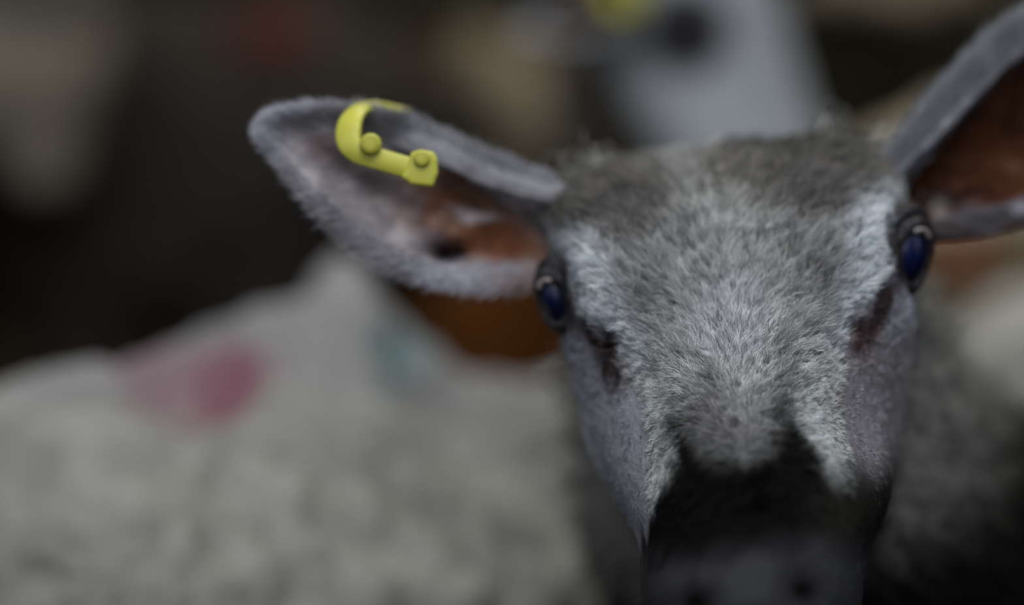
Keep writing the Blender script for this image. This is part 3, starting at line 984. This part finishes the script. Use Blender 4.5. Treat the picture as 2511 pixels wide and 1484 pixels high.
# ------------------------------------------------------------------ the rest of the flock
def simple_ear(base, tip, width, parent, inner, outer, curl=0.35, nrm=(0, -1, 0.3)):
    """Leaf-shaped cupped ear from base to tip."""
    base, tip, nrm = np.array(base, float), np.array(tip, float), np.array(nrm, float)
    ax_ = tip - base; L = np.linalg.norm(ax_); ax_ = ax_ / L
    nrm = nrm - ax_ * (nrm @ ax_); nrm /= np.linalg.norm(nrm)
    sd = np.cross(ax_, nrm)
    nu, nv = 16, 11
    G = np.zeros((nu, nv, 3)); C = []
    for i in range(nu):
        u = i / (nu - 1)
        w = width * (0.45 + 1.3 * u - 1.72 * u * u) if u < 0.97 else width * 0.08
        for j in range(nv):
            v = j / (nv - 1) * 2 - 1
            G[i, j] = base + ax_ * u * L + sd * v * w - nrm * curl * w * (1 - v * v)
            C.append(outer if abs(v) > 0.75 or u > 0.85 else inner)
    nn = -np.tile(nrm, (nu, nv, 1))
    V = np.concatenate([G.reshape(-1, 3), (G + nn * 0.005).reshape(-1, 3)])
    o = nu * nv
    Fc = []
    for i in range(nu - 1):
        for j in range(nv - 1):
            a = i * nv + j
            Fc += [(a, a + 1, a + nv + 1, a + nv), (o + a, o + a + nv, o + a + nv + 1, o + a + 1)]
        for j in (0, nv - 1):
            a = i * nv + j
            Fc.append((a, a + nv, o + a + nv, o + a))
    for j in range(nv - 1):
        for i in (0, nu - 1):
            a = i * nv + j
            Fc.append((a, a + 1, o + a + 1, o + a))
    me = mesh_np('ear', V, Fc, np.array(C + [outer] * (nu * nv)))
    bm = bmesh.new(); bm.from_mesh(me); bmesh.ops.recalc_face_normals(bm, faces=bm.faces); bm.to_mesh(me); bm.free()
    return link('ear', me, M_EAR, parent)


def flock_sheep(label, trunk_a, trunk_b, r, fleece, face, head_c, head_dir, marks=(), head_len=0.20, voxel=0.009, seed=1,
                ear_in=(0.11, 0.05, 0.03), grade=None, hump=None, bumps=1.0, up_tilt=0.0, tag_on=None, eyes=True, ears=(True, True), extra=(), ear_len=0.12, eye_patch=0.0, shade_below=None, ear_vec=None, ear_shift=0.0, ear_nrm=None):
    """A whole sheep. trunk_a = shoulders, trunk_b = rump (x, y, z of the trunk axis); head_c = poll, head_dir = poll to nose."""
    a, b = np.array(trunk_a, float), np.array(trunk_b, float)
    hd = np.array(head_dir, float); hd /= np.linalg.norm(hd)
    hc = np.array(head_c, float)
    axis = (b - a); axis[2] = 0; axis /= np.linalg.norm(axis)
    sd = np.array([-axis[1], axis[0], 0])
    ps = [limb([(*a, r * .92), (*((a + b) / 2), r * 1.04), (*b, r * .95)], 30)]
    ps.append(limb([(*(a - axis * 0.02), r * 0.8), (*((a * 0.5 + hc * 0.5) + [0, 0, -0.015]), 0.10), (*(hc + hd * 0.02), 0.062)], 24))
    ps.append(limb([(*(hc), 0.062), (*(hc + hd * head_len * .35), 0.064), (*(hc + hd * head_len * .68), 0.044), (*(hc + hd * head_len), 0.034)], 24))
    for s_ in (-1, 1):
        h = a + sd * s_ * r * 0.55
        ps.append(leg_parts((h[0], h[1], a[2] - 0.08), fwd=-axis[:2]))
        h = b + sd * s_ * r * 0.55
        ps.append(leg_parts((h[0], h[1], b[2] - 0.08), fwd=-axis[:2], hind=True))
    tb = b + axis * (r * 0.85) + [0, 0, 0.05]
    ps.append(limb([(*tb, .035), (*(tb + axis * .05 + [0, 0, -.16]), .02)], 12))
    for e in extra:
        ps.append(e)
    me = fuse(ps, voxel, 5, 'sheep_body')
    co = verts_of(me)
    rel = co - hc
    al = rel @ hd
    hr = np.linalg.norm(rel - al[:, None] * hd, axis=1)
    hm = sstep(-0.01, 0.03, al) * sstep(0.12, 0.09, hr)
    lm = sstep(0.33, 0.25, co[:, 2])
    displace(me, wool_bumps(co, bumps, seed * 10) * (1 - np.maximum(hm, lm)))
    c = np.tile(np.array(fleece, float), (len(co), 1))
    if grade is not None:
        c = grade(co, c)
    c *= (1 + 0.22 * noise3(co, 0.05, seed * 7) + 0.16 * noise3(co, 0.015, seed * 7 + 1))[:, None]
    for (m, rad, mc, w) in marks:
        dist = np.linalg.norm((co - np.array(m)) / np.array(rad), axis=1) + 0.25 * noise3(co, 0.02, seed * 7 + 3)
        c = mix(c, mc, sstep(1.1, 0.5, dist) * w)
    c = mix(c, face, hm)
    c = mix(c, [0.02, 0.018, 0.018], hm * sstep(head_len * 0.93, head_len * 1.08, al))
    c = mix(c, np.array(face) * 0.6, lm)
    lat = np.cross(hd, [0, 0, 1]); lat /= np.linalg.norm(lat)
    upn = np.cross(lat, hd)
    if upn[2] < 0: upn = -upn
    if shade_below:                      # shaded underside painted in: belly and legs darkened
        c = mix(c, [0.03, 0.026, 0.018], sstep(shade_below + 0.03, shade_below - 0.03, co[:, 2]))
    if eye_patch:                       # dark hair round the eyes
        for s_ in (-1, 1):
            ec = hc + hd * head_len * 0.36 + lat * s_ * 0.054 + upn * 0.020
            c = mix(c, [0.012, 0.011, 0.014], sstep(eye_patch * 1.2, eye_patch * 0.7, np.linalg.norm(co - ec, axis=1)))
    c = mix(c, [0.02, 0.018, 0.015], sstep(0.06, 0.04, co[:, 2]))
    set_color(me, np.clip(c, 0, 1))
    root = empty('sheep', (float((a[0] + b[0]) / 2), float((a[1] + b[1]) / 2), 0.0))
    tag(root, label, 'sheep', 'sheep of the flock')
    link('body', me, M_WOOL, root)
    lat = np.cross(hd, [0, 0, 1]); lat /= np.linalg.norm(lat)
    upn = np.cross(lat, hd)
    if upn[2] < 0: upn = -upn
    for k_, s_ in enumerate((-1, 1)):
        if eyes:
            ec = hc + hd * head_len * 0.36 + lat * s_ * 0.054 + upn * 0.020
            v, f = ellipsoid(ec, (0.017, 0.017, 0.017), None, 18, 12)
            link('eye', mesh_np('eye', v, f), M_EYEB, root)
            pts_ = [(*(ec + hd * 0.018 * math.cos(q) + upn * 0.015 * math.sin(q) + lat * s_ * 0.008), 0.0045) for q in np.linspace(0, 2 * math.pi, 14)]
            v, f = limb(pts_, 8, 2)
            link('eyelid', mesh_np('eyelid', v, f), M_LID, root)
        if ears[k_]:
            e0 = hc + lat * s_ * 0.045 + upn * 0.03 + hd * ear_shift
            e1 = e0 + lat * s_ * ear_len + upn * 0.02
            if ear_vec is not None and s_ == 1:
                e1 = e0 + np.array(ear_vec)
            er = simple_ear(e0, e1, 0.036, root, np.array(ear_in), np.array(face) * 1.0, nrm=ear_nrm if ear_nrm is not None and s_ == 1 else hd * 0.8 + upn * 0.4)
            if tag_on == s_:
                m0 = e0 + (e1 - e0) * 0.55 + hd * 0.004
                pts_ = [(*(m0 + upn * (0.03 + 0.012 * math.sin(q)) + hd * 0.014 * math.cos(q)), 0.006) for q in np.linspace(-2.4, 2.4, 12)]
                v, f = limb(pts_, 10, 3)
                tg = link('ear_tag', mesh_np('ear_tag', v, f), M_YEL, er)
    return root


CREAM = (0.33, 0.32, 0.28)
OLIVE = (0.24, 0.22, 0.16)


def W3(px, py, d):
    return np.array(P(px, py, d))


# neighbour pressed close on the left, its back towards the camera
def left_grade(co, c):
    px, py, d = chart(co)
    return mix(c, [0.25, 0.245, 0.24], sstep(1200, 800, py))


a_ = W3(860, 1690, 1.33); b_ = W3(150, 1800, 1.16)
flock_sheep('cream woolly sheep filling the lower left, pink and teal paint marks along its back', a_, b_, 0.165, (0.255, 0.25, 0.225), (0.25, 0.24, 0.23),
            W3(1150, 1500, 1.78), (0.3, 0.6, -0.5), grade=left_grade, seed=2, voxel=0.006, bumps=1.15,
            marks=[(W3(560, 930, 1.25), (0.022, 0.12, 0.013), (0.17, 0.035, 0.065), 0.9), (W3(470, 905, 1.25), (0.05, 0.12, 0.010), (0.20, 0.115, 0.135), 0.7),
                   (W3(975, 880, 1.3), (0.022, 0.12, 0.024), (0.12, 0.19, 0.19), 0.7)],
            extra=[limb([pt(720, 1220, 1.27, .080), pt(770, 985, 1.31, .054), pt(815, 830, 1.34, .036), pt(845, 730, 1.36, .022)]),
                   limb([pt(-150, 1250, 1.20, .055), pt(100, 1180, 1.22, .050), pt(450, 1075, 1.26, .044), pt(690, 900, 1.31, .034)]),
                   limb([pt(850, 840, 1.345, .036), pt(1000, 985, 1.36, .032), pt(1150, 1070, 1.37, .032), pt(1350, 1120, 1.39, .035)]),
                   limb([pt(800, 1060, 1.33, .055), pt(1000, 1180, 1.36, .06), pt(1250, 1230, 1.40, .055)])])


def patch_grade(co, c):
    px, py, d = chart(co)
    return mix(c, [0.105, 0.080, 0.046], sstep(1500, 1900, px))


# rust and tan patched sheep just behind the near one
flock_sheep('rust-brown and tan patched sheep standing right behind the nearest one, red paint mark', W3(1300, 1060, 2.38), W3(2560, 960, 2.40), 0.18,
            (0.085, 0.028, 0.004), (0.12, 0.05, 0.02), W3(880, 1150, 2.25), (-0.3, -0.4, -0.8), grade=patch_grade, seed=3,
            marks=[(W3(2385, 610, 2.25), (0.035, 0.2, 0.04), (0.13, 0.028, 0.016), 0.9), (W3(2560, 940, 2.22), (0.085, 0.2, 0.10), (0.34, 0.29, 0.25), 0.95)])

# sheep behind with the pale face, over the near one's crown
flock_sheep('pale-faced sheep looking over the crown of the nearest one, with a yellow ear tag', W3(1560, 760, 2.95), W3(1500, 700, 3.45), 0.18,
            (0.30, 0.26, 0.20), (0.33, 0.345, 0.36), W3(1590, -150, 1.78), (0.46, -0.34, -0.82), head_len=0.25, seed=4, tag_on=1, eye_patch=0.034,
            ear_vec=(-0.115, -0.03, -0.035), ear_shift=0.055, ear_nrm=(0.1, -1, -0.1), ear_in=(0.05, 0.022, 0.010),
            extra=[limb([pt(1590, 20, 1.80, .050), pt(1700, 230, 1.76, .052), pt(1790, 420, 1.72, .040)])])
# further back
flock_sheep('tan woolly back just under the top edge, second sheep behind the pale-faced one', W3(1780, -145, 5.1), W3(2230, -135, 5.1), 0.16,
            (0.80, 0.70, 0.53), (0.4, 0.36, 0.3), W3(1540, 60, 5.0), (-0.4, -0.5, -0.8), seed=5, voxel=0.012, shade_below=0.77)
flock_sheep('tan sheep whose sloping back shows between the crown and the untagged ear', W3(2140, 680, 3.05), W3(2680, 440, 3.15), 0.155,
            (0.55, 0.50, 0.38), (0.4, 0.36, 0.3), W3(1900, 720, 2.9), (-0.4, -0.5, -0.8), seed=6, voxel=0.012)
flock_sheep('olive-tan sheep in the gap between the tagged ear and the pale-faced sheep', W3(900, 520, 3.1), W3(760, 420, 3.6), 0.17,
            (0.28, 0.25, 0.17), (0.26, 0.22, 0.15), W3(1190, 190, 2.9), (0.5, -0.6, -0.45), seed=8, voxel=0.012)
flock_sheep('dark brown sheep over the tagged ear with a dull red mark on its back', W3(200, 470, 2.6), W3(680, 360, 2.62), 0.19,
            (0.042, 0.036, 0.030), (0.05, 0.04, 0.03), W3(-60, 560, 2.7), (-0.4, -0.5, -0.8), seed=9, voxel=0.012,
            marks=[(W3(680, 75, 2.5), (0.05, 0.3, 0.02), (0.11, 0.012, 0.006), 1.0)])
flock_sheep('tan-faced sheep hanging its head at the top left corner', W3(-620, 330, 2.30), W3(-1400, 330, 2.5), 0.16,
            (0.10, 0.09, 0.07), (0.30, 0.26, 0.20), W3(120, 20, 2.2), (-0.08, 0.1, -0.95), seed=10, voxel=0.012, eyes=True, ear_len=0.03, head_len=0.16)

bpy.context.view_layer.update()
